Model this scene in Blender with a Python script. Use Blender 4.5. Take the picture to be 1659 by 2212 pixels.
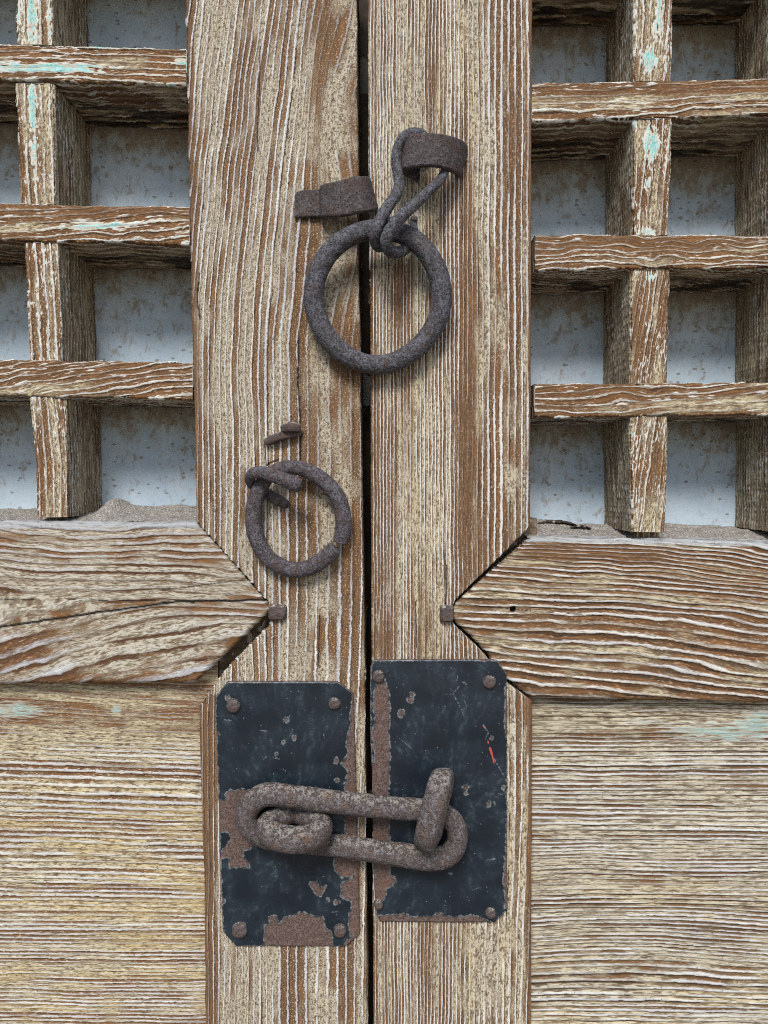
import bpy, math, random
import numpy as np
from mathutils import Vector, Matrix

S = bpy.context.scene
for o in list(bpy.data.objects): bpy.data.objects.remove(o, do_unlink=True)

# ------------------------------------------------------------------ camera
F = 1660.0                      # focal length in sheet pixels (sheet = 1659 x 2212 on the photo)
CX, CY = 829.5, 1106.0
PITCH = math.radians(2.2)
CAM = Vector((0.0, -0.48, 1.12))
cam = bpy.data.cameras.new('camera')
cam.sensor_fit = 'VERTICAL'; cam.sensor_height = 24.0; cam.lens = 24.0 * F / 2212.0
cam.clip_start = 0.01; cam.clip_end = 200
camo = bpy.data.objects.new('camera', cam); S.collection.objects.link(camo)
camo.location = CAM; camo.rotation_euler = (math.pi/2 - PITCH, 0, 0)
S.camera = camo
S.render.resolution_x = 768; S.render.resolution_y = 1024

# ------------------------------------------------------------------ sky, sun, exposure
SUN_EL, SUN_AZ = math.radians(43), math.radians(-10)     # azimuth away from straight in front of the door
W = bpy.data.worlds.new('World'); S.world = W; W.use_nodes = True
nt = W.node_tree; nt.nodes.clear()
sky = nt.nodes.new('ShaderNodeTexSky'); sky.sky_type = 'NISHITA'; sky.sun_disc = False
sky.sun_elevation = SUN_EL; sky.sun_rotation = math.pi + SUN_AZ
sky.air_density = 1.0; sky.dust_density = 1.0; sky.ozone_density = 1.0
bg = nt.nodes.new('ShaderNodeBackground'); bg.inputs['Strength'].default_value = 0.058
wo = nt.nodes.new('ShaderNodeOutputWorld')
nt.links.new(sky.outputs[0], bg.inputs[0]); nt.links.new(bg.outputs[0], wo.inputs[0])
sl = bpy.data.lights.new('sun', 'SUN'); sl.energy = 1.5; sl.angle = math.radians(18); sl.color = (1.0, 0.965, 0.92)
so = bpy.data.objects.new('sun', sl); S.collection.objects.link(so); so.location = (0.4, -2, 3)
sdir = Vector((math.sin(SUN_AZ)*math.cos(SUN_EL), -math.cos(SUN_AZ)*math.cos(SUN_EL), math.sin(SUN_EL)))
so.rotation_euler = sdir.to_track_quat('Z', 'Y').to_euler()
S.render.engine = 'CYCLES'
S.cycles.use_denoising = False; S.cycles.filter_width = 1.0
S.cycles.max_bounces = 4; S.cycles.diffuse_bounces = 3; S.cycles.glossy_bounces = 2
S.cycles.caustics_reflective = False; S.cycles.caustics_refractive = False
vs = S.view_settings
vs.view_transform = 'Standard'; vs.look = 'None'; vs.exposure = 1.18; vs.gamma = 1.0; vs.use_curve_mapping = False

# ------------------------------------------------------------------ projection of sheet pixels on to planes of the door
sP, cP = math.sin(PITCH), math.cos(PITCH)
def at(px, py, Y=0.0):
    """sheet pixel(s) -> point(s) on the plane y = Y (metres, positive is into the door)"""
    px = np.asarray(px, float); py = np.asarray(py, float); Y = np.asarray(Y, float)
    dx = (px - CX) / F; dy = (CY - py) / F
    ry = cP + dy*sP; rz = -sP + dy*cP
    t = (Y - CAM.y) / ry
    return np.stack(np.broadcast_arrays(CAM.x + t*dx, Y + 0*t, CAM.z + t*rz), -1)
PX = 0.48 / F                   # metres per sheet pixel on the face of the door
def zoom(x0, y0, sc):           # a detail view (source pixels) -> sheet pixels
    return lambda x, y: ((x0 + x/sc) / 1.1573, (y0 + y/sc) / 1.1573)

# ------------------------------------------------------------------ numpy value noise
def vnoise(x, y, seed=0):
    x = np.asarray(x, float); y = np.asarray(y, float)
    xi = np.floor(x).astype(np.int64); yi = np.floor(y).astype(np.int64)
    fx = x - xi; fy = y - yi
    fx = fx*fx*(3-2*fx); fy = fy*fy*(3-2*fy)
    def h(a, b):
        n = (a*374761393 + b*668265263 + seed*974634777) & 0xffffffff
        n = ((n ^ (n >> 13)) * 1274126177) & 0xffffffff
        n = n ^ (n >> 16)
        return (n & 0xffff) / 65535.0
    return (h(xi, yi)*(1-fx) + h(xi+1, yi)*fx)*(1-fy) + (h(xi, yi+1)*(1-fx) + h(xi+1, yi+1)*fx)*fy
def fbm(x, y, seed=0, o=3):
    v = 0; a = .5
    for k in range(o):
        v = v + a*vnoise(x*2**k, y*2**k, seed+k*7); a *= .5
    return v / (1 - .5**o)
def sst(x, a, b):
    t = np.clip((x-a)/(b-a), 0, 1); return t*t*(3-2*t)
def poly_sdf(P, poly):
    """signed distance, negative inside"""
    poly = np.array(poly, float); d = np.full(len(P), 1e9); ins = np.zeros(len(P), bool)
    for i in range(len(poly)):
        a = poly[i]; b = poly[(i+1) % len(poly)]
        e = b-a; w = P-a
        t = np.clip((w@e)/max(e@e, 1e-9), 0, 1)
        d = np.minimum(d, np.hypot(*(w - t[:, None]*e).T))
        c = ((a[1] <= P[:, 1]) != (b[1] <= P[:, 1]))
        if abs(e[1]) > 1e-9:
            xx = a[0] + (P[:, 1]-a[1])*e[0]/e[1]
            ins ^= c & (P[:, 0] < xx)
    return np.where(ins, -d, d)
def line_dist(P, pts):
    pts = np.array(pts, float); d = np.full(len(P), 1e9)
    for a, b in zip(pts[:-1], pts[1:]):
        e = b-a; w = P-a; t = np.clip((w@e)/max(e@e, 1e-9), 0, 1)
        d = np.minimum(d, np.hypot(*(w - t[:, None]*e).T))
    return d

# ------------------------------------------------------------------ node helpers
class G:
    def __init__(s, name, disp=None):
        s.m = bpy.data.materials.new(name); s.m.use_nodes = True; s.t = s.m.node_tree; s.t.nodes.clear()
        if disp: s.m.displacement_method = disp
    def n(s, typ, **kw):
        nd = s.t.nodes.new(typ)
        for k, v in kw.items(): setattr(nd, k, v)
        return nd
    def put(s, sock, v):
        if v is None: return
        if isinstance(v, bpy.types.NodeSocket): s.t.links.new(v, sock)
        else:
            if isinstance(v, tuple) and len(v) == 3 and sock.type == 'RGBA': v = v + (1,)
            sock.default_value = v
    def ma(s, op, a, b=None, c=None, clamp=False):
        nd = s.n('ShaderNodeMath', operation=op, use_clamp=clamp)
        s.put(nd.inputs[0], a); s.put(nd.inputs[1], b); s.put(nd.inputs[2], c); return nd.outputs[0]
    def add(s, a, b): return s.ma('ADD', a, b)
    def sub(s, a, b): return s.ma('SUBTRACT', a, b)
    def mul(s, a, b): return s.ma('MULTIPLY', a, b)
    def mad(s, a, b, c): return s.ma('MULTIPLY_ADD', a, b, c)
    def mx(s, a, b): return s.ma('MAXIMUM', a, b)
    def ss(s, x, a, b, lo=0.0, hi=1.0):
        nd = s.n('ShaderNodeMapRange', interpolation_type='SMOOTHSTEP')
        s.put(nd.inputs[0], x); s.put(nd.inputs[1], a); s.put(nd.inputs[2], b); s.put(nd.inputs[3], lo); s.put(nd.inputs[4], hi)
        return nd.outputs[0]
    def vec(s, x, y, z=0.0):
        nd = s.n('ShaderNodeCombineXYZ')
        for i, v in enumerate((x, y, z)): s.put(nd.inputs[i], v)
        return nd.outputs[0]
    def sep(s, v):
        nd = s.n('ShaderNodeSeparateXYZ'); s.put(nd.inputs[0], v); return nd.outputs
    def noise(s, v, scale=1.0, detail=2.0, rough=0.5, dist=0.0):
        nd = s.n('ShaderNodeTexNoise', noise_dimensions='3D')
        s.put(nd.inputs['Vector'], v); nd.inputs['Scale'].default_value = scale
        nd.inputs['Detail'].default_value = detail; nd.inputs['Roughness'].default_value = rough
        nd.inputs['Distortion'].default_value = dist
        return nd.outputs[0]
    def vor(s, v, scale=1.0, rnd=1.0):
        nd = s.n('ShaderNodeTexVoronoi', feature='F1'); s.put(nd.inputs['Vector'], v)
        nd.inputs['Scale'].default_value = scale; nd.inputs['Randomness'].default_value = rnd
        return nd.outputs['Distance'], nd.outputs['Color']
    def white(s, x):
        nd = s.n('ShaderNodeTexWhiteNoise', noise_dimensions='1D'); s.put(nd.inputs['W'], x); return nd.outputs['Value']
    def mix(s, f, a, b, mode='MIX'):
        nd = s.n('ShaderNodeMix', data_type='RGBA', blend_type=mode)
        s.put(nd.inputs[0], f); s.put(nd.inputs[6], a); s.put(nd.inputs[7], b); return nd.outputs[2]
    def attr(s, name): 
        nd = s.n('ShaderNodeAttribute', attribute_name=name); return nd.outputs['Vector']
    def obj(s): return s.n('ShaderNodeTexCoord').outputs['Object']
    def out(s, col, rough=.8, metal=0.0, height=None, hscale=.001, mid=0.5, bump=None, bump_d=.001, bump_s=1.0, spec=.5):
        b = s.n('ShaderNodeBsdfPrincipled'); o = s.n('ShaderNodeOutputMaterial')
        s.put(b.inputs['Base Color'], col); s.put(b.inputs['Roughness'], rough); s.put(b.inputs['Metallic'], metal)
        b.inputs['Specular IOR Level'].default_value = spec
        if bump is not None:
            bn = s.n('ShaderNodeBump'); bn.inputs['Strength'].default_value = bump_s; bn.inputs['Distance'].default_value = bump_d
            s.put(bn.inputs['Height'], bump); s.t.links.new(bn.outputs[0], b.inputs['Normal'])
        s.t.links.new(b.outputs[0], o.inputs[0])
        if height is not None:
            d = s.n('ShaderNodeDisplacement'); d.inputs['Midlevel'].default_value = mid; d.inputs['Scale'].default_value = hscale
            s.put(d.inputs['Height'], height); s.t.links.new(d.outputs[0], o.inputs['Displacement'])
        return s.m

# ------------------------------------------------------------------ materials
def wood(name, ridge=(.68, .66, .59), ridge2=(.44, .44, .47), dust=(.52, .44, .30), brown=(.195, .095, .043), deep=(.040, .023, .015),
         bare=.5, lo=.5, gw=.2, gs=.8, amt=1.0, jag=.5, gmin=.35, wob=.25, an=.5, spx=16., tint=((.11, .42, .42), (.38, .66, .63), .8), relief=.0008, spk=1.0, grey=.3, dirt=(.25, .20, .145)):
    """weathered softwood: pale raised late-wood lines with a dark eroded groove beside each; primer dust and bare brown between"""
    g = G(name, 'DISPLACEMENT')
    hue = lambda c, k=.93: (c[0], c[1], c[2]*k)
    ridge, dust, brown, dirt = ridge, hue(dust), hue(brown, .9), hue(dirt, .93)
    A, R, D = g.sep(g.attr('grain')); mk = g.sep(g.attr('mask')); fb, fm, sd = g.sep(g.attr('field'))
    am = g.sep(g.attr('amp'))
    ob = g.obj()
    w2 = g.noise(g.vec(g.mul(A, .045), g.mul(R, 1.3), D), 1, 2, .6)
    Rn = g.mad(g.sub(w2, .5), wob, R)
    f = g.ma('FRACT', Rn); fl = g.ma('FLOOR', Rn)
    rnd = g.white(fl); rnd2 = g.white(g.add(fl, 57.3))
    fib = g.noise(g.vec(g.mul(A, .022), g.mul(Rn, 6.0), D), 1, 3, .65)
    sp = g.noise(g.vec(g.mul(A, .50*an), g.mul(R, .50*spx), D), 1, 1, .7); sp2 = g.noise(g.vec(g.mul(A, .20*an), g.mul(R, .20*spx), g.add(D, 7.0)), 1, 1, .6)
    spc = g.add(g.mul(sp, .55), g.mul(sp2, .45))
    f = g.ma('FRACT', g.add(g.mad(g.sub(spc, .5), jag, Rn), g.mul(g.sub(fib, .5), .10)))
    p = g.mul(g.ss(f, g.mad(rnd2, .24, lo), .87), g.sub(1.0, g.ss(f, .91, .99)))
    p = g.mul(p, g.mad(rnd, .40, .60))
    p = g.mul(p, g.mad(g.ss(g.mad(g.sub(fib, .5), .5, fm), .30, .50), .55, .45))
    p = g.ma('MULTIPLY', g.mul(p, amt), g.mad(sp, 1.0, .55), clamp=True)
    p = g.mul(p, g.mul(am[0], g.mad(g.ss(fb, .36, .58), .55, .45)))
    p = g.mul(p, g.sub(1.0, g.mul(mk[1], .5)))
    hair = g.sub(1.0, g.ss(g.ma('ABSOLUTE', g.sub(fib, .47)), .004, .030))
    gv_ = g.mx(g.sub(1.0, g.ss(f, gw*.25, g.mad(rnd2, gw*.9, gw*.6))), g.ss(f, .95, 1.0))
    gv_ = g.mul(gv_, g.mul(g.mad(g.white(g.add(fl, 11.9)), .75, .25), gs))
    gv_ = g.ma('MULTIPLY', gv_, g.mad(g.ss(fm, .30, .62), 1.25-gmin, gmin), clamp=True)
    gv_ = g.mul(gv_, am[1])
    rnd3 = g.white(g.add(fl, 31.7))
    bm = g.add(g.add(g.mul(fb, .55), g.mul(fm, .50)), g.add(g.mul(fib, .50), g.add(g.mul(spc, 1.0*spk), g.mul(rnd3, .30))))
    bm = g.add(bm, g.mul(mk[1], .40))
    thr = .925 + .5*spk - (bare-.5)*.6
    bm = g.ss(bm, thr-.05, thr+.06)
    brc = g.mix(g.ss(fib, .36, .64), tuple(c*.5 for c in brown), brown)
    brc = g.mix(g.mul(g.ss(sp, .54, .66), .5*spk), brc, tuple(min(1, c*1.7+.03) for c in brown))
    stp = g.add(g.mul(spc, .80), g.mul(fib, .20))
    duc = g.mix(g.ss(stp, .455, .545), dirt, dust)
    duc = g.mix(g.mul(g.sub(1.0, g.ss(stp, .37, .46)), .85*min(1, .3+spk*.7)), duc, tuple(c*.62 for c in brown))
    brc = g.mix(g.mul(g.ss(g.add(g.mul(fm, .6), g.mul(fib, .4)), .52, .64), .38), brc, (.27, .125, .043))
    duc = g.mix(am[2], duc, g.mix(g.ss(stp, .44, .56), (.30, .21, .10), (.60, .48, .25)))
    val = g.mix(bm, duc, brc)
    val = g.mix(g.mul(g.ss(g.sub(1.0, spc), .52, .64), .5*spk), val, tuple(c*.45 for c in brown))
    val = g.mix(g.mul(g.mul(g.ss(sp, .60, .70), .8*spk), g.sub(1.0, mk[1])), val, (.62, .55, .38))
    col = g.mix(gv_, val, g.mix(g.ss(fib, .4, .62), deep, tuple(c*.55 for c in brown)))
    rc = g.mix(g.mul(g.ss(fb, .45, .66), grey+.25), ridge, ridge2)
    col = g.mix(g.ss(p, .05, .72), col, rc)
    col = g.mix(g.mul(hair, .45), col, tuple(c*.6 for c in dirt))
    col = g.mix(g.mul(g.ss(g.mul(mk[0], -1.0), .2, .8), g.ss(spc, .40, .52, .45, .95)), col, (.36, .375, .38))  # dusty band on the rail tops, bluish skylight put into its colour
    # weather specks
    vd, vc = g.vor(ob, 300)
    pore = g.mul(g.sub(1.0, g.ss(vd, .10, .22)), g.ss(g.sep(vc)[0], .74, .80))
    col = g.mix(g.mul(pore, .6), col, (.07, .055, .06))
    # sides of the pieces were never primed as well: greyer, dustier
    sdm = g.mul(sd, g.ss(g.add(g.mul(spc, .5), g.mul(fm, .5)), .40, .58, .15, .8))
    col = g.mix(sdm, col, g.mix(g.ss(g.mad(p, .5, g.mul(g.add(fib, fm), .42)), .32, .62), (.10, .07, .042), (.54, .46, .32)))
    # remains of white primer and turquoise paint
    pt = g.add(mk[0], g.add(g.mul(g.sub(sp2, .5), 1.2), g.add(g.mul(g.sub(fib, .5), 1.0), g.mul(g.sub(p, .3), .25))))
    wq = g.ss(pt, .40, .50); tq = g.ss(g.mad(g.sub(sp, .5), .8, pt), .66, .74)
    col = g.mix(g.mul(wq, tint[2]), col, g.mix(g.ss(sp2, .42, .56), (.60, .55, .43), (.70, .69, .64)))
    col = g.mix(g.mul(tq, .85), col, g.mix(g.ss(sp, .4, .62), tint[0], tint[1]))
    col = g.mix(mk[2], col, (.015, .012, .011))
    h = g.add(g.mul(p, .60), g.add(g.mul(fib, .16), g.mul(sp, .16)))
    h = g.add(h, g.mul(wq, .14)); h = g.sub(h, g.mul(gv_, .40)); h = g.sub(h, g.mul(mk[2], .6))
    return g.out(col, rough=.85, height=h, hscale=relief, mid=.3, spec=.2)

M = {}
FT = ((.20, .36, .33), (.38, .49, .44), .35)      # the thin worn tint on the panels
M['stile_l'] = wood('wood_stile_coarse', brown=(.185, .10, .054), bare=.42, lo=.50, gw=.22, gs=.95, relief=.0013, grey=.5, amt=1.35, jag=.45, dust=(.48, .425, .345), dirt=(.25, .20, .155), ridge=(.67, .675, .66), an=.55, spx=15., spk=.85)
M['stile_r'] = wood('wood_stile_fine', brown=(.185, .098, .052), bare=.52, lo=.40, gw=.30, gs=.9, relief=.0007, grey=.25, amt=1.3, spk=.7, jag=.45, dust=(.52, .46, .365), dirt=(.25, .20, .15), ridge=(.68, .68, .65), an=.42, spx=9.)
M['rail_l'] = wood('wood_rail_coarse', bare=.44, lo=.20, gw=.36, gs=1.3, relief=.0009, dust=(.50, .46, .40), ridge=(.60, .595, .56), ridge2=(.42, .42, .45), spk=.5, grey=.5, deep=(.085, .038, .022), jag=.45, amt=.95, gmin=.8, an=.16, spx=22.)
M['rail_r'] = wood('wood_rail_fine', bare=.58, lo=.28, gw=.38, gs=1.3, gmin=.6, relief=.0011, ridge=(.67, .65, .59), spk=.45, amt=1.1, jag=.35, an=.15, spx=14.)
M['bar'] = wood('wood_lattice', bare=.70, lo=.46, gw=.24, gs=.95, relief=.0011, ridge=(.67, .65, .57), spk=.6, grey=.15, amt=1.15, jag=.5, an=.2, spx=14.)
M['upright'] = wood('wood_upright', bare=.50, lo=.42, gw=.26, gs=.95, relief=.0010, ridge=(.60, .58, .51), spk=1.0, jag=.6, amt=1.0, an=.4, spx=16.)
M['panel_l'] = wood('wood_panel_yellow', tint=FT, bare=.40, lo=.14, gw=.28, gs=.9, relief=.0008, ridge=(.70, .68, .61), dust=(.57, .49, .335), spk=.85, jag=.6, amt=1.0, an=.18, spx=12., wob=.2)
M['panel_r'] = wood('wood_panel_lined', tint=FT, bare=.38, lo=.20, gw=.34, gs=1.2, gmin=.55, relief=.0009, ridge=(.67, .665, .63), dust=(.53, .475, .375), brown=(.15, .085, .042), spk=.5, amt=1.1, jag=.3, an=.13, spx=11., wob=.15)

def iron(name, base=(.085, .062, .056), pale=(.19, .185, .21), rust=(.17, .075, .035), pale_t=.52, rust_t=.62, hs=.0009, top_dust=0.0):
    g = G(name, 'BOTH'); ob = g.obj()
    a = g.noise(ob, 330, 2, .65); b = g.noise(ob, 900, 2, .7); c = g.noise(ob, 120, 2, .6)
    vd, vc = g.vor(ob, 700)
    mixn = g.add(g.mul(a, .40), g.mul(b, .60))
    col = g.mix(g.ss(mixn, pale_t-.045, pale_t+.055), base, pale)
    col = g.mix(g.mul(g.ss(mixn, pale_t+.07, pale_t+.13), .7), col, tuple(min(1, x*1.55) for x in pale))
    col = g.mix(g.mul(g.ss(g.add(g.mul(c, .45), g.mul(b, .55)), rust_t-.10, rust_t-.03), .8), col, rust)
    pit = g.mul(g.sub(1.0, g.ss(vd, .15, .45)), g.ss(g.sep(vc)[0], .50, .6))
    col = g.mix(g.mul(pit, .75), col, (.022, .016, .017))
    if top_dust:
        nz = g.sep(g.n('ShaderNodeNewGeometry').outputs['Normal'])[2]
        dm = g.mul(g.ss(nz, .35, .9), g.ss(g.add(g.mul(a, .6), g.mul(b, .5)), .50, .62))
        col = g.mix(g.mul(dm, top_dust), col, (.50, .47, .40))
    h = g.add(g.mul(a, .6), g.add(g.mul(b, .6), g.mul(c, .4))); h = g.sub(h, g.mul(pit, .5))
    return g.out(col, rough=.82, metal=.0, height=h, hscale=hs, mid=.62, spec=.35)
M['iron_ring'] = iron('iron_ring', base=(.048, .043, .044), pale=(.110, .113, .132), rust=(.10, .058, .042), pale_t=.50, rust_t=.66, hs=.0006)
M['iron_small'] = iron('iron_small_ring', base=(.055, .045, .046), pale=(.115, .108, .125), rust=(.11, .058, .038), pale_t=.50, rust_t=.64, hs=.0007)
M['iron_strap'] = iron('iron_strap', base=(.050, .040, .038), pale=(.095, .085, .090), rust=(.10, .052, .034), pale_t=.51, rust_t=.64, hs=.0006)
M['iron_link'] = iron('iron_link', base=(.070, .055, .050), pale=(.140, .128, .135), rust=(.13, .075, .048), pale_t=.51, rust_t=.63, hs=.0006, top_dust=.38)
M['iron_nail'] = iron('iron_nail', base=(.075, .058, .055), pale=(.125, .112, .115), rust=(.11, .065, .048), pale_t=.52, rust_t=.60, hs=.0005, top_dust=.7)

def plate_mat():
    """blue-black painted sheet iron; 'chip' holds the distance into bare rust (x), scratches (y) and a red paint mark (z)"""
    g = G('plate_paint', 'BOTH'); ob = g.obj(); ch = g.sep(g.attr('chip'))
    a = g.noise(ob, 330, 4, .7); b = g.noise(ob, 1000, 3, .7); c = g.noise(ob, 45, 3, .55); d2 = g.noise(ob, 170, 4, .7)
    e = g.add(g.sub(ch[0], 1.2), g.add(g.mul(g.sub(d2, .5), 13.0), g.mul(g.sub(a, .5), 9.0)))       # in sheet pixels, positive is bare
    rustm = g.ss(e, -1.2, 1.0)
    rim = g.mul(g.ss(e, -4.0, -1.2), g.sub(1.0, g.ss(e, -.6, .6)))
    paint = g.mix(g.ss(c, .35, .7), (.0075, .0125, .019), (.016, .025, .035))
    # fine scuffs, dust and pin-prick chips
    sp = g.ss(g.add(g.mul(a, .5), g.mul(b, .5)), .60, .72)
    paint = g.mix(g.mul(sp, .5), paint, (.13, .17, .20))
    scuff = g.mul(g.ss(g.add(g.mul(d2, .5), g.mul(a, .5)), .48, .66), g.ss(c, .40, .62))
    paint = g.mix(g.mul(scuff, .38), paint, (.10, .13, .15))
    vd, vc = g.vor(ob, 260); vcs = g.sep(vc)
    dot = g.mul(g.sub(1.0, g.ss(g.mad(g.sub(b, .5), .25, vd), .04, .12)), g.ss(vcs[0], .60, .64))
    paint = g.mix(g.mul(dot, .55), paint, (.36, .37, .36))
    scr = g.mul(g.ss(ch[1], .25, .9), g.ss(g.add(g.mul(b, .5), g.mul(a, .5)), .46, .54))
    paint = g.mix(g.mul(scr, .55), paint, (.25, .29, .32))
    paint = g.mix(g.mul(rim, g.ss(a, .40, .58, .05, .75)), paint, (.26, .28, .28))
    r = g.mix(g.ss(b, .42, .58), (.055, .034, .028), (.150, .098, .082))
    r = g.mix(g.mul(g.ss(a, .50, .62), .55), r, (.19, .145, .13))
    r = g.mix(g.mul(g.ss(d2, .50, .62), .55), r, (.075, .05, .045))
    r = g.mix(g.mul(g.ss(c, .52, .62), .4), r, (.16, .075, .04))
    col = g.mix(rustm, paint, r)
    col = g.mix(g.ss(g.add(ch[2], g.mul(g.sub(a, .5), 1.2)), .45, .6), col, (.42, .075, .055))
    h = g.add(g.mul(g.sub(1.0, rustm), .5), g.add(g.mul(b, g.mad(rustm, .28, .04)), g.mul(a, g.mad(rustm, .35, .10))))
    h = g.add(h, g.mul(rim, .12))
    return g.out(col, rough=g.mad(rustm, .42, .40), height=h, hscale=.0006, mid=.5, spec=.4)
M['plate'] = plate_mat()

def sheet_mat():
    """whitewashed sheet behind the lattice with fly specks, run marks and dusty brown staining"""
    g = G('sheet_paint', 'BUMP'); ob = g.obj(); x, y, z = g.sep(ob)
    st = g.sep(g.attr('mask'))
    v = g.vec(g.mul(x, 1.0), 0.0, g.mul(z, 1.8))
    d1, c1 = g.vor(v, 165); c1s = g.sep(c1)
    n1 = g.noise(ob, 120, 4, .65); n2 = g.noise(ob, 420, 3, .6); n3 = g.noise(ob, 26, 3, .6)
    runs = g.noise(g.vec(g.mul(x, 150.0), 0.0, g.mul(z, 70.0)), 1, 4, .65, 1.2)
    base = g.mix(g.ss(n3, .35, .65), (.43, .54, .635), (.53, .63, .715))
    base = g.mix(g.mul(g.ss(n2, .45, .7), .25), base, (.34, .42, .48))
    speck = g.mul(g.sub(1.0, g.ss(g.add(d1, g.mul(g.sub(n2, .5), .5)), .16, .26)), g.ss(g.add(c1s[0], g.mul(st[0], .25)), .70, .76))
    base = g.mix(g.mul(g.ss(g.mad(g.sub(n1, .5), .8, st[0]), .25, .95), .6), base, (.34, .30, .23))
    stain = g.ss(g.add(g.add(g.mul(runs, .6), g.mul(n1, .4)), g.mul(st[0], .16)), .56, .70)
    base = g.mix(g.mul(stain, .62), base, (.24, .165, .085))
    base = g.mix(g.mul(speck, .65), base, (.20, .12, .055))
    return g.out(base, rough=.75, bump=g.add(g.mul(n2, .5), g.mul(speck, .5)), bump_d=.0004, spec=.3)
M['sheet'] = sheet_mat()

def plain(name, c1, c2, scale, hs, rough=.9, disp='BOTH'):
    g = G(name, disp); ob = g.obj()
    a = g.noise(ob, scale, 4, .7); b = g.noise(ob, scale*.12, 3, .6); vd, vc = g.vor(ob, scale*.9)
    col = g.mix(g.ss(a, .38, .62), c1, c2); col = g.mix(g.mul(g.ss(b, .5, .7), .5), col, tuple(x*.6 for x in c1))
    col = g.mix(g.mul(g.ss(g.sep(vc)[1], .85, .95), .5), col, (.62, .58, .52))
    return g.out(col, rough=rough, height=g.add(g.mul(a, .7), g.mul(vd, .5)), hscale=hs, spec=.2)
M['sand'] = plain('sand', (.24, .22, .20), (.44, .41, .37), 800, .0018)
M['flake'] = plain('bark_flake', (.03, .024, .02), (.07, .055, .045), 500, .0005)
M['shaded_wood'] = plain('shaded_timber', (.03, .022, .016), (.06, .045, .03), 60, .0003)  # near-black colour stands for the shade inside the gap
M['shaded_wood2'] = plain('shaded_tenon', (.10, .075, .05), (.20, .15, .10), 300, .0005)  # tenon wood darkened to paint in the shade of the open mitre
M['ground'] = plain('paving', (.16, .14, .12), (.24, .21, .18), 8, .004, disp='BUMP')

# ------------------------------------------------------------------ object helpers
COL = S.collection
def thing(name, label, cat, loc, group=None):
    o = bpy.data.objects.new(name, None); COL.objects.link(o); o.location = loc
    o.empty_display_size = .02
    o['label'] = label; o['category'] = cat
    if group: o['group'] = group
    return o
def tag(o, label=None, cat=None, group=None, kind=None):
    if label: o['label'] = label
    if cat: o['category'] = cat
    if group: o['group'] = group
    if kind: o['kind'] = kind
    return o
WORLD = {}
def mesh_obj(name, V, faces, mat, parent=None, attrs=None, smooth=True, origin=None):
    """V: n x 3 world points; faces: n x 4 int array, or list; the origin goes to the middle of the piece"""
    V = np.asarray(V, float)
    c = V.mean(0) if origin is None else np.array(origin, float)
    me = bpy.data.meshes.new(name)
    if isinstance(faces, np.ndarray):
        nf = len(faces); me.vertices.add(len(V)); me.vertices.foreach_set('co', (V - c).astype(np.float32).ravel())
        me.loops.add(nf*4); me.polygons.add(nf)
        me.loops.foreach_set('vertex_index', faces.astype(np.int32).ravel())
        me.polygons.foreach_set('loop_start', np.arange(0, nf*4, 4, dtype=np.int32))
        me.update(calc_edges=True)
    else:
        me.from_pydata((V - c).tolist(), [], [list(map(int, f)) for f in faces])
    if smooth: me.polygons.foreach_set('use_smooth', np.ones(len(me.polygons), bool))
    for k, v in (attrs or {}).items():
        at_ = me.attributes.new(k, 'FLOAT_VECTOR', 'POINT'); at_.data.foreach_set('vector', np.asarray(v, np.float32).ravel())
    me.materials.append(mat); me.update()
    o = bpy.data.objects.new(name, me); COL.objects.link(o)
    base = np.array(WORLD[parent.name]) if parent else np.zeros(3)
    if parent: o.parent = parent
    o.location = c - base; WORLD[o.name] = c
    return o
def reg(o): WORLD[o.name] = np.array(o.location); return o

def grid_faces(nt_, ns, flip=False, wrap=False):
    i = np.arange(nt_-1)[:, None]; j = np.arange(ns if wrap else ns-1)[None, :]
    a = i*ns + j; b = i*ns + (j+1) % ns; c = (i+1)*ns + (j+1) % ns; d = (i+1)*ns + j
    f = np.stack([a, b, c, d], -1).reshape(-1, 4)
    return f[:, ::-1] if flip else f

def interp(knots):
    k = np.array(knots, float); return lambda t: np.interp(t, k[:, 0], k[:, 1])
def spacing(knots):
    """ring count along b for a ring spacing given by knots (b, spacing in pixels)"""
    k = np.array(knots, float); b = np.linspace(-900, 3000, 8000); s = np.interp(b, k[:, 0], k[:, 1])
    R = np.concatenate([[0], np.cumsum((b[1]-b[0])/s[:-1])]); return lambda x: np.interp(x, b, R)

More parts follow.
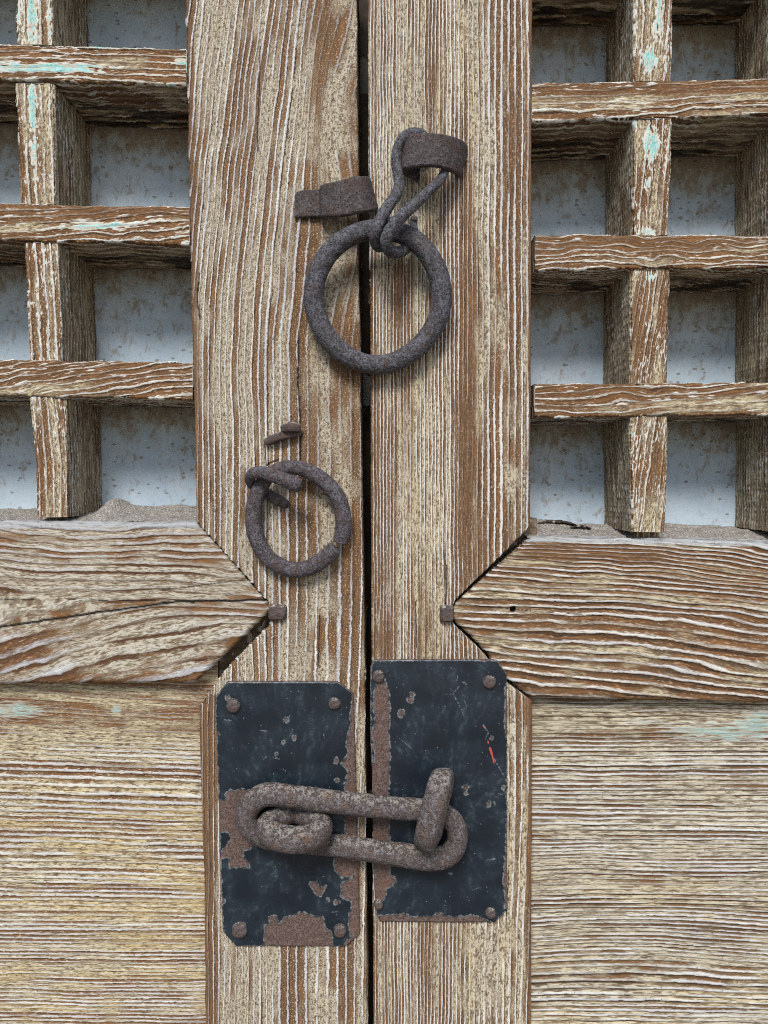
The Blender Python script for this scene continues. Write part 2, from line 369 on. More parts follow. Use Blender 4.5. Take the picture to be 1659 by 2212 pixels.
def board(name, parent, axis, t0, t1, lo, hi, ring, mat, Yf=0.0, Yb=.03, step=2.5, rad=.0012, side=(3, 3), seed=1, rough_edge=1.2,
          mask=None, label=None, carve=None, bow=0.0, greyside=False, amp=None):
    """a plank whose front face runs between lo(t) and hi(t) (sheet pixels); its edges are worn round and its sides go straight back"""
    nt_ = max(4, int((t1-t0)/step)+1); t = np.linspace(t0, t1, nt_)
    l = lo(t) + rough_edge*2.2*(fbm(t*.02, t*0+seed*3.1, seed, 4)-.5) + rough_edge*.8*(vnoise(t*.21, t*0+.5, seed+50)-.5)
    h = hi(t) + rough_edge*2.2*(fbm(t*.02, t*0+seed*5.7, seed+9, 4)-.5) + rough_edge*.8*(vnoise(t*.21, t*0+.5, seed+90)-.5)
    h = np.maximum(h, l+2)
    wmax = float(np.max(h-l)); ns = max(10, int(wmax/step)+1)
    u = np.linspace(0, 1, ns-6)
    r1 = min(.2, rad/PX/wmax)
    u = np.unique(np.concatenate([u, r1*np.array([.06, .2, .45, .75]), 1-r1*np.array([.06, .2, .45, .75])])); ns = len(u)
    b = l[:, None] + (h-l)[:, None]*u[None]
    a = np.repeat(t[:, None], ns, 1)
    e = np.minimum(b-l[:, None], h[:, None]-b)*PX
    off = np.where(e < rad, rad - np.sqrt(np.maximum(rad**2-(rad-e)**2, 0)), 0)
    off = off + bow*(fbm(a*.004, b*.012, seed+31)-.5)
    if carve is not None: off = off + carve(a, b)
    PXs, PYs = (b, a) if axis == 'V' else (a, b)
    P = at(PXs, PYs, Yf); P[..., 1] += off
    def sidepts(col, n, sgn):
        if n < 1: n = 1
        d = np.linspace(0, 1, n+1)[1:]
        q = np.repeat(P[:, col:col+1, :], n, 1); y0 = q[..., 1]; q[..., 1] = y0 + (Yb-y0)*d[None]
        dp = (q[..., 1]-Yf)/PX
        return q, np.repeat(a[:, col:col+1], n, 1), np.repeat(b[:, col:col+1], n, 1), dp
    L = sidepts(0, side[0], -1); H = sidepts(ns-1, side[1], 1)
    V = np.concatenate([L[0][:, ::-1], P, H[0]], 1)
    aa = np.concatenate([L[1][:, ::-1], a, H[1]], 1); bb = np.concatenate([L[2][:, ::-1], b, H[2]], 1)
    dd = np.concatenate([L[3][:, ::-1], off/PX, H[3]], 1)
    n2 = V.shape[1]
    R = ring(aa, bb, dd)
    gr = np.stack([aa + seed*733.0, R + seed*17.0, np.full_like(R, seed*1.7)], -1)
    mk = np.zeros_like(gr)
    s0 = seed*31.7
    fld = np.stack([fbm(aa*.0036+s0, R*.45, seed, 3), fbm(aa*.016+s0, R*.8, seed+5, 4), sst(dd, 6, 16) if greyside else 0*aa], -1)
    ed = np.minimum(bb-l[:, None], h[:, None]-bb)
    ap = np.ones_like(gr); ap[..., 2] = 0
    if amp is not None:
        for i, q in enumerate(amp(aa, bb)):
            if q is not None: ap[..., i] = q
    if mask is not None:
        m = mask(aa, bb, dd, ed)
        for i in range(3):
            if m[i] is not None: mk[..., i] = m[i]
    faces = grid_faces(nt_, n2, flip=(axis == 'V'))
    VV = V.reshape(-1, 3); nV = len(VV)
    # end caps: rows collapsed on to the middle line, with their own vertices
    caps = []; extraV = []; eg = []; em = []; ef = []; ea = []; base = nV
    for row, fl in ((0, False), (nt_-1, True)):
        ringv = V[row]; ng = 6; cen = np.array([ringv[:, 0].mean(), 0, ringv[:, 2].mean()])
        pts = []
        for k in range(ng):
            s = 1-k/(ng-1); q = ringv.copy()
            if axis == 'V': q[:, 0] = cen[0] + (q[:, 0]-cen[0])*s
            else: q[:, 2] = cen[2] + (q[:, 2]-cen[2])*s
            pts.append(q)
        pts = np.array(pts).reshape(-1, 3); extraV.append(pts)
        eg.append(np.tile(gr[row], (ng, 1))); m0 = np.tile(mk[row], (ng, 1)); em.append(m0); ef.append(np.tile(fld[row], (ng, 1))); ea.append(np.tile(ap[row], (ng, 1)))
        f = grid_faces(ng, n2, flip=(axis == 'V') != (row == 0)) + base; base += len(pts); caps.append(f)
    V3 = np.concatenate([VV]+extraV); gr3 = np.concatenate([gr.reshape(-1, 3)]+eg); mk3 = np.concatenate([mk.reshape(-1, 3)]+em)
    o = mesh_obj(name, V3, np.concatenate([faces]+caps), mat, parent, {'grain': gr3, 'mask': mk3, 'field': np.concatenate([fld.reshape(-1, 3)]+ef), 'amp': np.concatenate([ap.reshape(-1, 3)]+ea)})
    if label: o['label'] = label
    return o

def blobs(a, b, lst):
    v = np.zeros_like(a)
    for (x, y, rx, ry, s) in lst:
        v = np.maximum(v, s*np.exp(-(((a-x)/rx)**2 + ((b-y)/ry)**2)**1.5))
    return v

def catmull(pts, n, closed=False):
    p = np.array(pts, float); N = len(p); out = []
    segs = N if closed else N-1
    for i in range(segs):
        if closed: p0, p1, p2, p3 = p[(i-1) % N], p[i], p[(i+1) % N], p[(i+2) % N]
        else: p0, p1, p2, p3 = p[max(i-1, 0)], p[i], p[i+1], p[min(i+2, N-1)]
        t = np.linspace(0, 1, n, endpoint=False)[:, None]
        out.append(.5*((2*p1) + (-p0+p2)*t + (2*p0-5*p1+4*p2-p3)*t*t + (-p0+3*p1-3*p2+p3)*t**3))
    out = np.concatenate(out)
    if not closed: out = np.concatenate([out, p[-1:]])
    return out
def tube(name, parent, pts, mat, closed=False, n=14, seg=28, lump=.05, seed=1, square=0.0, step=.0005, cap=.5):
    """pts: rows (px, py, Y metres, radius in pixels); swept as a forged bar with uneven thickness"""
    p = np.array(pts, float)
    W3 = at(p[:, 0], p[:, 1], p[:, 2]); c = np.concatenate([W3, (p[:, 3]*PX)[:, None]], 1)
    c = catmull(c, n, closed)
    # resample evenly
    q = np.concatenate([c, c[:1]]) if closed else c
    dl = np.concatenate([[0], np.cumsum(np.linalg.norm(np.diff(q[:, :3], axis=0), axis=1))])
    m = max(12, int(dl[-1]/step)); s = np.linspace(0, dl[-1], m+1)
    if closed: s = s[:-1]
    c = np.stack([np.interp(s, dl, q[:, k]) for k in range(4)], 1)
    pos, rad = c[:, :3], c[:, 3]
    N = len(pos)
    if closed: T = np.roll(pos, -1, 0)-np.roll(pos, 1, 0)
    else: T = np.gradient(pos, axis=0)
    T /= np.linalg.norm(T, axis=1)[:, None]
    nrm = np.zeros((N, 3)); ref = np.array([0, 1, 0.0]); 
    if abs(T[0]@ref) > .9: ref = np.array([0, 0, 1.0])
    v = ref - (ref@T[0])*T[0]; v /= np.linalg.norm(v); nrm[0] = v
    for i in range(1, N):
        v = nrm[i-1] - (nrm[i-1]@T[i])*T[i]; nrm[i] = v/np.linalg.norm(v)
    if closed:                                   # take the leftover twist out evenly
        v = nrm[-1] - (nrm[-1]@T[0])*T[0]; v /= np.linalg.norm(v)
        ang = math.atan2(np.cross(v, nrm[0])@T[0], v@nrm[0]); bn = np.cross(T, nrm)
        k = np.arange(N)/N*ang; nrm = nrm*np.cos(k)[:, None] + bn*np.sin(k)[:, None]
    bn = np.cross(T, nrm)
    th = np.linspace(0, 2*math.pi, seg, endpoint=False)
    rr = np.ones(seg)
    if square: rr = (np.abs(np.cos(th))**(2+6*square) + np.abs(np.sin(th))**(2+6*square))**(-1/(2+6*square))
    if not closed:                               # blunt rounded ends
        ds = np.minimum(s, s[-1]-s); rc = rad*cap
        rad = rad*np.sqrt(np.clip(1-(np.clip(1-ds/np.maximum(rc, 1e-9), 0, 1))**2, 0.0, 1)*.94+.06*(ds > 0) + 1e-5)
    lum = 1 + lump*2*(fbm((np.cos(th)*1.2+5)[None] + (s/.011)[:, None], (np.sin(th)*1.2+5)[None] + 0*s[:, None], seed, 3)-.5)
    if closed:
        w = np.clip(np.arange(N)/(N*.12), 0, 1)[:, None]; lum = lum*w + lum[::-1]*(1-w)*0 + (1-w)*1.0
        w2 = np.clip((N-1-np.arange(N))/(N*.12), 0, 1)[:, None]; lum = lum*w2 + (1-w2)
    ring = rr[None]*lum*rad[:, None]
    V = pos[:, None] + ring[..., None]*(nrm[:, None]*np.cos(th)[None, :, None] + bn[:, None]*np.sin(th)[None, :, None])
    faces = grid_faces(N, seg, wrap=True)
    if closed:
        j = np.arange(seg); f2 = np.stack([(N-1)*seg+j, (N-1)*seg+(j+1) % seg, (j+1) % seg, j], -1); faces = np.concatenate([faces, f2])
    VV = V.reshape(-1, 3)
    if not closed:
        VV = np.concatenate([VV, pos[:1], pos[-1:]]); j = np.arange(seg); nn = N*seg
        # caps as thin quads on the end rows (rows are nearly points)
        f2 = np.stack([(j+1) % seg, j, np.full(seg, nn), np.full(seg, nn)], -1)
        faces = list(map(list, faces)) + [[(k+1) % seg, k, nn] for k in range(seg)] + [[(N-1)*seg+k, (N-1)*seg+(k+1) % seg, nn+1] for k in range(seg)]
    return mesh_obj(name, VV, faces, mat, parent)

def band(name, parent, rows, mat, thick=.003, seed=1, dens=.0006):
    """flat iron strap: rows of (px_top, py_top, px_bottom, py_bottom, Y) along its run"""
    r = np.array(rows, float)
    T3 = at(r[:, 0], r[:, 1], r[:, 4]); B3 = at(r[:, 2], r[:, 3], r[:, 4])
    c = catmull(np.concatenate([T3, B3], 1), 14)
    dl = np.concatenate([[0], np.cumsum(np.linalg.norm(np.diff(c[:, :3], axis=0), axis=1))]); m = max(10, int(dl[-1]/dens))
    s = np.linspace(0, dl[-1], m); c = np.stack([np.interp(s, dl, c[:, k]) for k in range(6)], 1)
    T3, B3 = c[:, :3], c[:, 3:]
    B3 = B3 + (T3-B3)*(.05*(fbm(s/.006, s*0, seed)-.5))[:, None]; T3 = T3 + (B3-T3)*(.05*(fbm(s/.006, s*0+4, seed)-.5))[:, None]
    tan = np.gradient((T3+B3)/2, axis=0); up = T3-B3; nor = np.cross(tan, up); nor /= np.linalg.norm(nor, axis=1)[:, None]
    nh = 36; k = np.linspace(0, 1, nh)
    ed = np.minimum(k, 1-k); th = thick/2*np.sqrt(np.clip(1-(1-np.clip(ed/.05, 0, 1))**2, .12, 1))
    def surf(sg): return (B3[:, None] + up[:, None]*k[None, :, None]) + sg*nor[:, None]*th[None, :, None]
    V = np.concatenate([surf(1), surf(-1)[:, ::-1]], 1); n2 = V.shape[1]
    f = grid_faces(m, n2, wrap=True)
    e0 = [[j, j+1, n2-2-j, n2-1-j] for j in range(nh-1)]; o = (m-1)*n2
    e1 = [[o+x for x in q][::-1] for q in e0]
    f = np.concatenate([f, np.array(e0), np.array(e1)])
    ctr = tan
    return mesh_obj(name, V.reshape(-1, 3), f[:, ::-1], mat, parent)

# ------------------------------------------------------------------ ground in front of the door (bounces daylight up)
gv = np.array([[-4, -6, 0], [4, -6, 0], [4, .3, 0], [-4, .3, 0]])
tag(mesh_obj('ground', gv, np.array([[0, 1, 2, 3]]), M['ground']), kind='structure')

# ------------------------------------------------------------------ the two door leaves
zb = float(at(0, 2630, 0)[2])
leftd = reg(thing('door_leaf', 'weathered wooden door leaf with the coarse grained stile, on the left of the dark gap', 'door',
              (float(at(600, 1106)[0]), 0, zb), 'pair of lattice door leaves'))
rightd = reg(thing('door_leaf', 'weathered wooden door leaf with the finely lined stile, on the right of the dark gap', 'door',
               (float(at(975, 1106)[0]), 0, zb), 'pair of lattice door leaves'))
TOP, BOT = -260, 2620

# --- stiles
sl_lo = interp([(-200, 396), (0, 400), (300, 406), (600, 411), (900, 419), (1128, 424), (1300, 579), (1312, 581), (1338, 590), (1356, 576), (1402, 530), (1454, 480), (1517, 436), (1527, 428), (1907, 440), (2400, 444)])
sl_hi = interp([(-200, 768), (0, 771), (600, 776), (1300, 787), (2212, 794), (2400, 796)])
R1 = spacing([(-300, 12), (430, 11.5), (520, 14), (600, 16), (660, 22), (720, 26), (800, 18), (3000, 16)])
def ring_sl(a, b, d):
    sh = 78*np.clip((760-a)/760, 0, 1.4)**1.25*sst(b, 150, 560)
    sw = 26*np.exp(-((a-260)/170)**2)*sst(b, 640, 730) - 20*np.exp(-((a-520)/130)**2)*sst(b, 640, 730)
    low = 34*sst(a, 1250, 2100)*(b-440)/330
    return R1(b - sh + sw + low + 7*(fbm(a*.003, b*.01, 3)-.5) + 5*(vnoise(a*.011, b*.02, 8)-.5) + .8*d)
def crack(px, py, lines, w):
    sh = px.shape; P = np.stack([px.ravel(), py.ravel()], -1); P = P + 3*(np.stack([fbm(P[:, 0]*.05, P[:, 1]*.05, 4), fbm(P[:, 0]*.05, P[:, 1]*.05, 14)], -1)-.5)
    v = np.zeros(len(P))
    for (l, ww) in lines: v = np.maximum(v, 1-sst(line_dist(P, l), ww*.45*w, ww*w))
    return v.reshape(sh)
z3 = zoom(580, 1030, 4.879)
sl_cr = [([(645, 730), (644, 830), (648, 905), (650, 975)], 2.4), ([z3(830, 280), z3(835, 420), z3(830, 590)], 2.6), ([z3(390, 400), z3(410, 520), z3(420, 650)], 1.6), ([z3(560, 590), z3(470, 620), z3(420, 660)], 2.2),
         ([(430, 590), (425, 640), (431, 690)], 2.2), ([(556, 1010), (552, 1090)], 1.6), ([(562, 100), (556, 330)], 1.4), ([(648, 1770), (652, 1900)], 1.2), ([(690, 1330), (688, 1440)], 1.4)]
def mask_sl(a, b, d, ed):
    edge = (1-sst(b-interp([(0, 400), (1128, 424), (2400, 424)])(a), 4, 26))*np.where(a < 1140, 1, 0)
    edge = np.maximum(edge, np.where(a > 1500, 1-sst(b-440, 12, 34), 0))
    edge = np.maximum(edge, .7*blobs(b, a, [(690, 1370, 10, 60, 1), (765, 1300, 14, 120, 1), (757, 1700, 12, 150, .8), (745, 760, 30, 70, .8), (700, 60, 25, 90, .5)]))
    return (None, edge, crack(b, a, sl_cr, 1.0))
board('stile', leftd, 'V', TOP, BOT, sl_lo, sl_hi, ring_sl, M['stile_l'], 0, .062, seed=3, mask=mask_sl, rad=.0016, bow=.0012, rough_edge=1.6, step=2.3,
      amp=lambda a, b: (np.clip(1.15 - .75*sst(b + 50*(fbm(a*.006, b*.01, 33)-.5), 630, 690)*(1-sst(a, 1150, 1350)), .3, 1.2), 1 - .4*sst(b, 640, 700), .12*sst(fbm(a*.004, b*.03, 35), .5, .65)))

sr_lo = interp([(-200, 792), (0, 794), (700, 799), (1500, 803), (2212, 807), (2400, 808)])
sr_hi = interp([(-200, 1148), (0, 1150), (1137, 1146), (1145, 1139), (1300, 981), (1308, 977), (1346, 977), (1372, 1004), (1412, 1046), (1478, 1100), (1514, 1150), (2212, 1148), (2400, 1148)])
R2 = spacing([(-300, 9), (800, 7), (900, 7.5), (970, 8.5), (1030, 11), (1090, 15), (1150, 13), (3000, 12)])
def ring_sr(a, b, d):
    return R2(b + 5*(fbm(a*.002, b*.01, 21)-.5) + 3*(vnoise(a*.012, b*.03, 25)-.5) + 18*sst(a, 1700, 2300)*(b-900)/250 + .8*d)
def mask_sr(a, b, d, ed):
    e = 1-sst(1150-b, 4, 22)
    e = np.maximum(e, blobs(b, a, [(1012, 820, 24, 520, .75), (1040, 1180, 26, 260, .7), (935, 90, 12, 140, .6), (1180, 1800, 34, 500, 1), (862, 650, 26, 110, .75), (815, 1000, 16, 300, .6), (830, 1385, 22, 50, .8), (1105, 500, 14, 700, .55), (1085, 1180, 30, 120, .6), (905, 1330, 20, 120, .4)]))
    e = e - .5*blobs(b, a, [(880, 380, 70, 240, 1), (915, 1080, 55, 240, .9), (980, 150, 30, 260, .6), (1060, 420, 24, 320, .6)])
    return (blobs(b, a, [(801, 150, 4, 160, .28)]), e, crack(b, a, [([(965, 1220), (963, 1310)], 2.0), ([(898, 1300), (900, 1400)], 1.2), ([(1000, 250), (998, 520)], 1.2)], 1))
board('stile', rightd, 'V', TOP, BOT, sr_lo, sr_hi, ring_sr, M['stile_r'], 0, .062, seed=5, mask=mask_sr, rad=.0014, bow=.0008, rough_edge=1.1, step=1.9,
      amp=lambda a, b: (.5 + .75*sst(fbm(a*.003, b*.016, 43), .36, .58), None, .25*sst(fbm(a*.003+9, b*.02, 45), .46, .62)))

# --- rails with their pointed ends
rl_lo = interp([(-400, 1123), (0, 1125), (420, 1128), (436, 1143), (578, 1303), (590, 1312)])
rl_hi = interp([(-400, 1482), (0, 1480), (420, 1477), (578, 1327), (590, 1318)])
R3 = spacing([(900, 20), (1130, 18), (1230, 19), (1300, 26), (1360, 30), (1480, 34), (1700, 30)])
def ring_rl(a, b, d):
    k = np.interp(b, [1120, 1200, 1290, 1350, 1480], [-.04, -.03, -.04, .16, .24])
    y = b + k*(a-250) - 16*np.exp(-((a-170)/160)**2)*sst(b, 1230, 1150) + 26*np.exp(-((a-380)/150)**2)*np.exp(-((b-1330)/50)**2)
    return R3(y + 26*(fbm(a*.004, b*.012, 41)-.5) + 7*(vnoise(a*.02, b*.03, 44)-.5) + .7*np.maximum(d-15, 0))
rl_cr = [([(-300, 1400), (0, 1355), (200, 1325), (380, 1300), (580, 1296)], 3.4), ([(350, 1275), (450, 1262), (550, 1250)], 1.5), ([(0, 1296), (300, 1297), (420, 1303)], 1.1)]
def mask_rl(a, b, d, ed):
    e = .6*blobs(a, b, [(300, 1480, 180, 26, 1), (60, 1165, 200, 8, .5)]) - .8*(1-sst(b-1125, 8, 26))
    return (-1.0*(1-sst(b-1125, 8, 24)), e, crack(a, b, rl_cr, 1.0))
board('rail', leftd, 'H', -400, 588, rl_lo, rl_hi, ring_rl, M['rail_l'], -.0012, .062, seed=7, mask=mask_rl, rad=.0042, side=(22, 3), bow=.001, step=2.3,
      amp=lambda a, b: (.55+.6*fbm(a*.008, b*.02, 46), .45+.9*sst(fbm(a*.006, b*.018, 47), .36, .56), None))
rr_lo = interp([(979, 1314), (984, 1304), (1149, 1160), (1659, 1170), (2060, 1176)])
rr_hi = interp([(979, 1338), (984, 1347), (1010, 1370), (1045, 1405), (1102, 1475), (1150, 1507), (1481, 1517), (1659, 1520), (2060, 1524)])
R4 = spacing([(900, 8), (1165, 7), (1215, 9), (1260, 17), (1330, 15), (1400, 16), (1460, 22), (1520, 26), (1800, 24)])
def ring_rr(a, b, d):
    k = np.interp(b, [1150, 1250, 1330, 1450, 1530], [.03, .09, .05, .13, .10])
    y = b - k*(a-1150) + 14*np.exp(-((a-1380)/170)**2)*np.exp(-((b-1310)/70)**2)
    return R4(y + 20*(fbm(a*.0035, b*.010, 61)-.5) + 5*(vnoise(a*.017, b*.03, 64)-.5) + .7*np.maximum(d-15, 0))
def mask_rr(a, b, d, ed):
    e = blobs(a, b, [(1300, 1195, 170, 22, .8), (1500, 1520, 300, 12, 1), (1190, 1500, 60, 14, .9)]) - .8*(1-sst(b-(1160+(a-1150)*.02), 5, 16))
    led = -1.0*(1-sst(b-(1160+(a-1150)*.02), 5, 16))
    hole = 1-sst(np.hypot(a-1108, b-1317), 4, 6.5)
    return (led, e, np.maximum(hole, crack(a, b, [([(990, 1305), (1120, 1318), (1300, 1330)], .9)], 1)))
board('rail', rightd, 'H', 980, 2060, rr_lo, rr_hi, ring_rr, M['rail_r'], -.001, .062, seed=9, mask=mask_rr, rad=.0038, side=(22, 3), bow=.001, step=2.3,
      carve=lambda a, b: .004*(1-sst(np.hypot(a-1108, b-1317), 3, 6)))
# --- the stub tenon seen down the open mitre
def flat_box(name, parent, x0, y0, x1, y1, Yf, Yb, mat):
    p = [at(x, y, Yf) for (x, y) in ((x0, y0), (x1, y0), (x1, y1), (x0, y1))]
    q = [v + np.array([0, Yb-Yf, 0]) for v in p]
    f = np.array([[0, 3, 2, 1], [4, 5, 6, 7], [0, 1, 5, 4], [1, 2, 6, 5], [2, 3, 7, 6], [3, 0, 4, 7]])
    return mesh_obj(name, np.array(p+q), f, mat, parent, smooth=False)
ring_t = lambda a, b, d: b/16.0 + .05*d + 1.2*(fbm(a*.006, b*.01, 71)-.5)
board('tenon', leftd, 'V', 1290, 1540, interp([(0, 415), (3000, 415)]), interp([(0, 600), (3000, 600)]), ring_t, M['shaded_wood2'], .016, .05, seed=11)
board('tenon', rightd, 'V', 1120, 1540, interp([(0, 960), (3000, 960)]), interp([(0, 1160), (3000, 1160)]), ring_t, M['shaded_wood2'], .016, .05, seed=12)

# --- lower panels
R5 = spacing([(1300, 9), (1560, 8), (1640, 12), (1700, 17), (1760, 10), (1840, 15), (1900, 9), (1960, 11), (2100, 8), (2400, 10)])
def ring_pl(a, b, d):
    return R5(b - .035*a*np.interp(b, [1450, 1700, 2000], [1.2, 1.0, .2]) + 11*(fbm(a*.003, b*.012, 81)-.5) + 2.5*(vnoise(a*.02, b*.04, 84)-.5))
def mask_pl(a, b, d, ed):
    return (blobs(a, b, [(252, 1532, 13, 10, 1.0), (35, 1535, 80, 24, .78), (-150, 1535, 120, 25, .7), (330, 1530, 40, 12, .3)]), blobs(a, b, [(60, 1545, 40, 14, .6)]), None)
board('panel', leftd, 'H', -400, 470, interp([(0, 1400), (1, 1400)]), interp([(0, BOT), (1, BOT)]), ring_pl, M['panel_l'], .010, .028, seed=13, mask=mask_pl, bow=.001, step=2.5,
      amp=lambda a, b: (.35 + .75*sst(b, 1560, 1640), .5+.5*sst(b, 1560, 1640), .9*sst(b, 1640, 1760)*sst(fbm(a*.006, b*.018, 37), .34, .62)))
R6 = spacing([(1300, 10), (1560, 9), (1650, 10.5), (1780, 11), (1850, 7.5), (1900, 11), (2050, 8), (2110, 16), (2180, 10), (2400, 12)])
def ring_pr(a, b, d):
    k = -.16*np.exp(-((b-1880)/40)**2)*sst(a, 1360, 1150)
    return R6(b - k*(a-1150)*.6 + 9*(fbm(a*.0035, b*.008, 91)-.5) + 3*(vnoise(a*.014, b*.03, 94)-.5) + 10*np.sin((a-1150)/130)*np.exp(-((b-2050)/120)**2))
def mask_pr(a, b, d, ed):
    return (blobs(a, b, [(1560, 1580, 140, 28, .8), (1640, 1560, 70, 30, .82), (1410, 1560, 70, 14, .62), (1800, 1570, 150, 30, .7)]), None, None)
board('panel', rightd, 'H', 1110, 2060, interp([(0, 1430), (1, 1430)]), interp([(0, BOT), (1, BOT)]), ring_pr, M['panel_r'], .010, .028, seed=15, mask=mask_pr, bow=.001, step=2.3,
      amp=lambda a, b: (.45 + .6*sst(b, 1540, 1640), None, .5*sst(b, 1840, 1960)*sst(fbm(a*.005, b*.015, 39), .4, .62)))

# --- lattice: bars run across, uprights stand between them
SHEET_Y = .062
def hbar(parent, x0, x1, tl, bl, seed, sp=20, slope=.03, tq=(), brown=(), wav=1.0, mat='bar'):
    lo = interp([(q[0], q[1]) for q in tl]); hi = interp([(q[0], q[1]) for q in bl])
    Rb = spacing([(-900, sp), (3000, sp)])
    def ring(a, b, d):
        rel = b - lo(a)
        return Rb(rel + slope*(a-x0) + wav*(26*(fbm(a*.006, rel*.012, seed+3)-.5) + 8*(vnoise(a*.02, rel*.05, seed+5)-.5)) - .55*d + 500)
    def mask(a, b, d, ed):
        fr = (d < 3)
        fl = .12 + .20*sst(fbm(a*.01, b*.05, seed+70), .4, .65)
        return (np.where(fr, np.maximum(blobs(a, b, tq) if tq else 0, fl), .33*sst(fbm(a*.012, d*.03, seed+71), .36, .6)), (blobs(a, b, brown)*fr if brown else 0) + .25*np.clip(d/60, 0, 1), .85*sst(fbm(a*.014, d*.07, seed+72), .47, .56)*sst(d, 50, 130))  # last mask: dark stains on the bar sides, shade painted in towards the back
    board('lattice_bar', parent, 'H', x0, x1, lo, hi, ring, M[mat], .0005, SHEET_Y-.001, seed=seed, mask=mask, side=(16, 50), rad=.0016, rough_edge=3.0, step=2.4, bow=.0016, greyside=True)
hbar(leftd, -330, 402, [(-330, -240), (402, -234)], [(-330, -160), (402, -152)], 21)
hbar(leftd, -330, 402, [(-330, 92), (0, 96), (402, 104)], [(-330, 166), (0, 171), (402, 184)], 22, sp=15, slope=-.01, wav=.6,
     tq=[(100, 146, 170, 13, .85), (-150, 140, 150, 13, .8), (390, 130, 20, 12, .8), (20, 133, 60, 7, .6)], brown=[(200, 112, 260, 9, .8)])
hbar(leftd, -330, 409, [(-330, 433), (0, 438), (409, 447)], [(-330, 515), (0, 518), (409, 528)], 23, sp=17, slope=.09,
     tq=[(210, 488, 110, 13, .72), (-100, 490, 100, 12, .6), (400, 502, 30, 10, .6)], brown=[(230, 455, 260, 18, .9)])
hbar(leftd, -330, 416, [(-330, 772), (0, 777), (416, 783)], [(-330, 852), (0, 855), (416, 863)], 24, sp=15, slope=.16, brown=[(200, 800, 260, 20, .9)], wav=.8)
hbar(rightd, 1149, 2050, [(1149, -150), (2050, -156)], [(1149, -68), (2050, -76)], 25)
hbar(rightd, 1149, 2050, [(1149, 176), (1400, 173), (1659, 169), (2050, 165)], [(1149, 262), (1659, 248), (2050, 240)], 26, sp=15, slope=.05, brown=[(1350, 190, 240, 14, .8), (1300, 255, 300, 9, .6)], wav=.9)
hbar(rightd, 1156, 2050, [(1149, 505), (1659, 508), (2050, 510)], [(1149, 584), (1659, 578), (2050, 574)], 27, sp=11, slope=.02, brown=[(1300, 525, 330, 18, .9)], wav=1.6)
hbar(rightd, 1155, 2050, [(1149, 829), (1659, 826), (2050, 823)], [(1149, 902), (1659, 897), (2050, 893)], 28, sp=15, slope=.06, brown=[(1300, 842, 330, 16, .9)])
def upright(parent, y0, y1, lo, hi, seed, sp=16, tq=(), brown=(), slant=0.0, sides=(50, 50), rough=2.0):
    L = interp(lo); H = interp(hi); Rb = spacing([(-900, sp), (3000, sp)])
    def ring(a, b, d):
        rel = b - L(a)
        return Rb(rel + slant*(a-y0) + 9*(fbm(a*.006, rel*.02, seed+3)-.5) + 4*(vnoise(a*.02, rel*.05, seed+5)-.5) + 1.0*d + 500)
    def mask(a, b, d, ed):
        fr = (d < 3)
        fl = .20 + .18*sst(fbm(a*.012, b*.04, seed+70), .35, .65)
        return (np.where(fr, np.maximum(blobs(b, a, tq) if tq else 0, fl), (.42 - .16*np.clip(d/160, 0, 1))*sst(fbm(a*.01, d*.03, seed+71), .25, .5)), (blobs(b, a, brown)*fr if brown else 0) + .1*np.clip(d/60, 0, 1), None)
    board('lattice_upright', parent, 'V', y0, y1, L, H, ring, M['upright'], .0024, SHEET_Y-.001, seed=seed, mask=mask, side=sides, rad=.0018, rough_edge=rough, step=2.3, bow=.0016, greyside=True)
upright(leftd, -158, 97, [(-160, 30), (97, 34)], [(-160, 108), (97, 114)], 31, sp=18, tq=[(70, 30, 14, 120, .8), (108, 40, 8, 90, .6), (40, 30, 8, 90, .6)], sides=(4, 50))
upright(leftd, 181, 441, [(180, 33), (440, 43)], [(180, 117), (440, 121)], 32, sp=18, tq=[(70, 230, 12, 70, .8), (72, 340, 10, 60, .6), (108, 230, 10, 50, .5), (45, 240, 7, 60, .4)], brown=[(42, 380, 9, 120, .9)], sides=(4, 50))
upright(leftd, 524, 780, [(524, 51), (780, 64)], [(524, 127), (780, 133)], 33, sp=17, brown=[(60, 640, 14, 140, .8)], sides=(4, 50))
upright(leftd, 858, 1117, [(858, 62), (940, 70), (1000, 76), (1117, 78)], [(858, 143), (1117, 147)], 34, sp=15, brown=[(82, 1020, 14, 120, .9), (132, 880, 6, 60, .8)], sides=(4, 50))
for k, (ya, yb) in enumerate(((-158, 93), (174, 434), (516, 773), (853, 1117))):
    upright(leftd, ya, yb, [(ya, -290), (yb, -282)], [(ya, -206), (yb, -200)], 35+k, sides=(4, 40))
upright(rightd, -74, 175, [(-74, 1370), (175, 1368)], [(-74, 1453), (175, 1451)], 41, sp=14, slant=.06, tq=[(1425, 20, 9, 70, .85), (1402, 128, 22, 36, .85), (1440, 140, 8, 40, .6), (1415, 70, 8, 40, .6)], sides=(50, 4))
upright(rightd, 257, 508, [(257, 1366), (508, 1367)], [(257, 1453), (508, 1444)], 42, sp=15, slant=.1, tq=[(1408, 315, 20, 50, .85), (1398, 395, 8, 40, .6), (1442, 310, 8, 60, .6), (1405, 500, 22, 18, .7), (1372, 275, 8, 20, .6)], brown=[(1385, 430, 20, 60, .5)], sides=(50, 4))
upright(rightd, 581, 829, [(581, 1362), (829, 1360)], [(581, 1448), (829, 1442)], 43, sp=12, slant=.16, tq=[(1405, 598, 16, 16, .55)], brown=[(1385, 740, 30, 130, .7), (1435, 700, 12, 140, .8)], sides=(50, 4))
upright(rightd, 900, 1149, [(900, 1360), (1149, 1364)], [(900, 1444), (1149, 1437)], 44, sp=13, slant=.13, brown=[(1420, 1000, 18, 120, .8), (1380, 1010, 12, 120, .6)], sides=(50, 4))
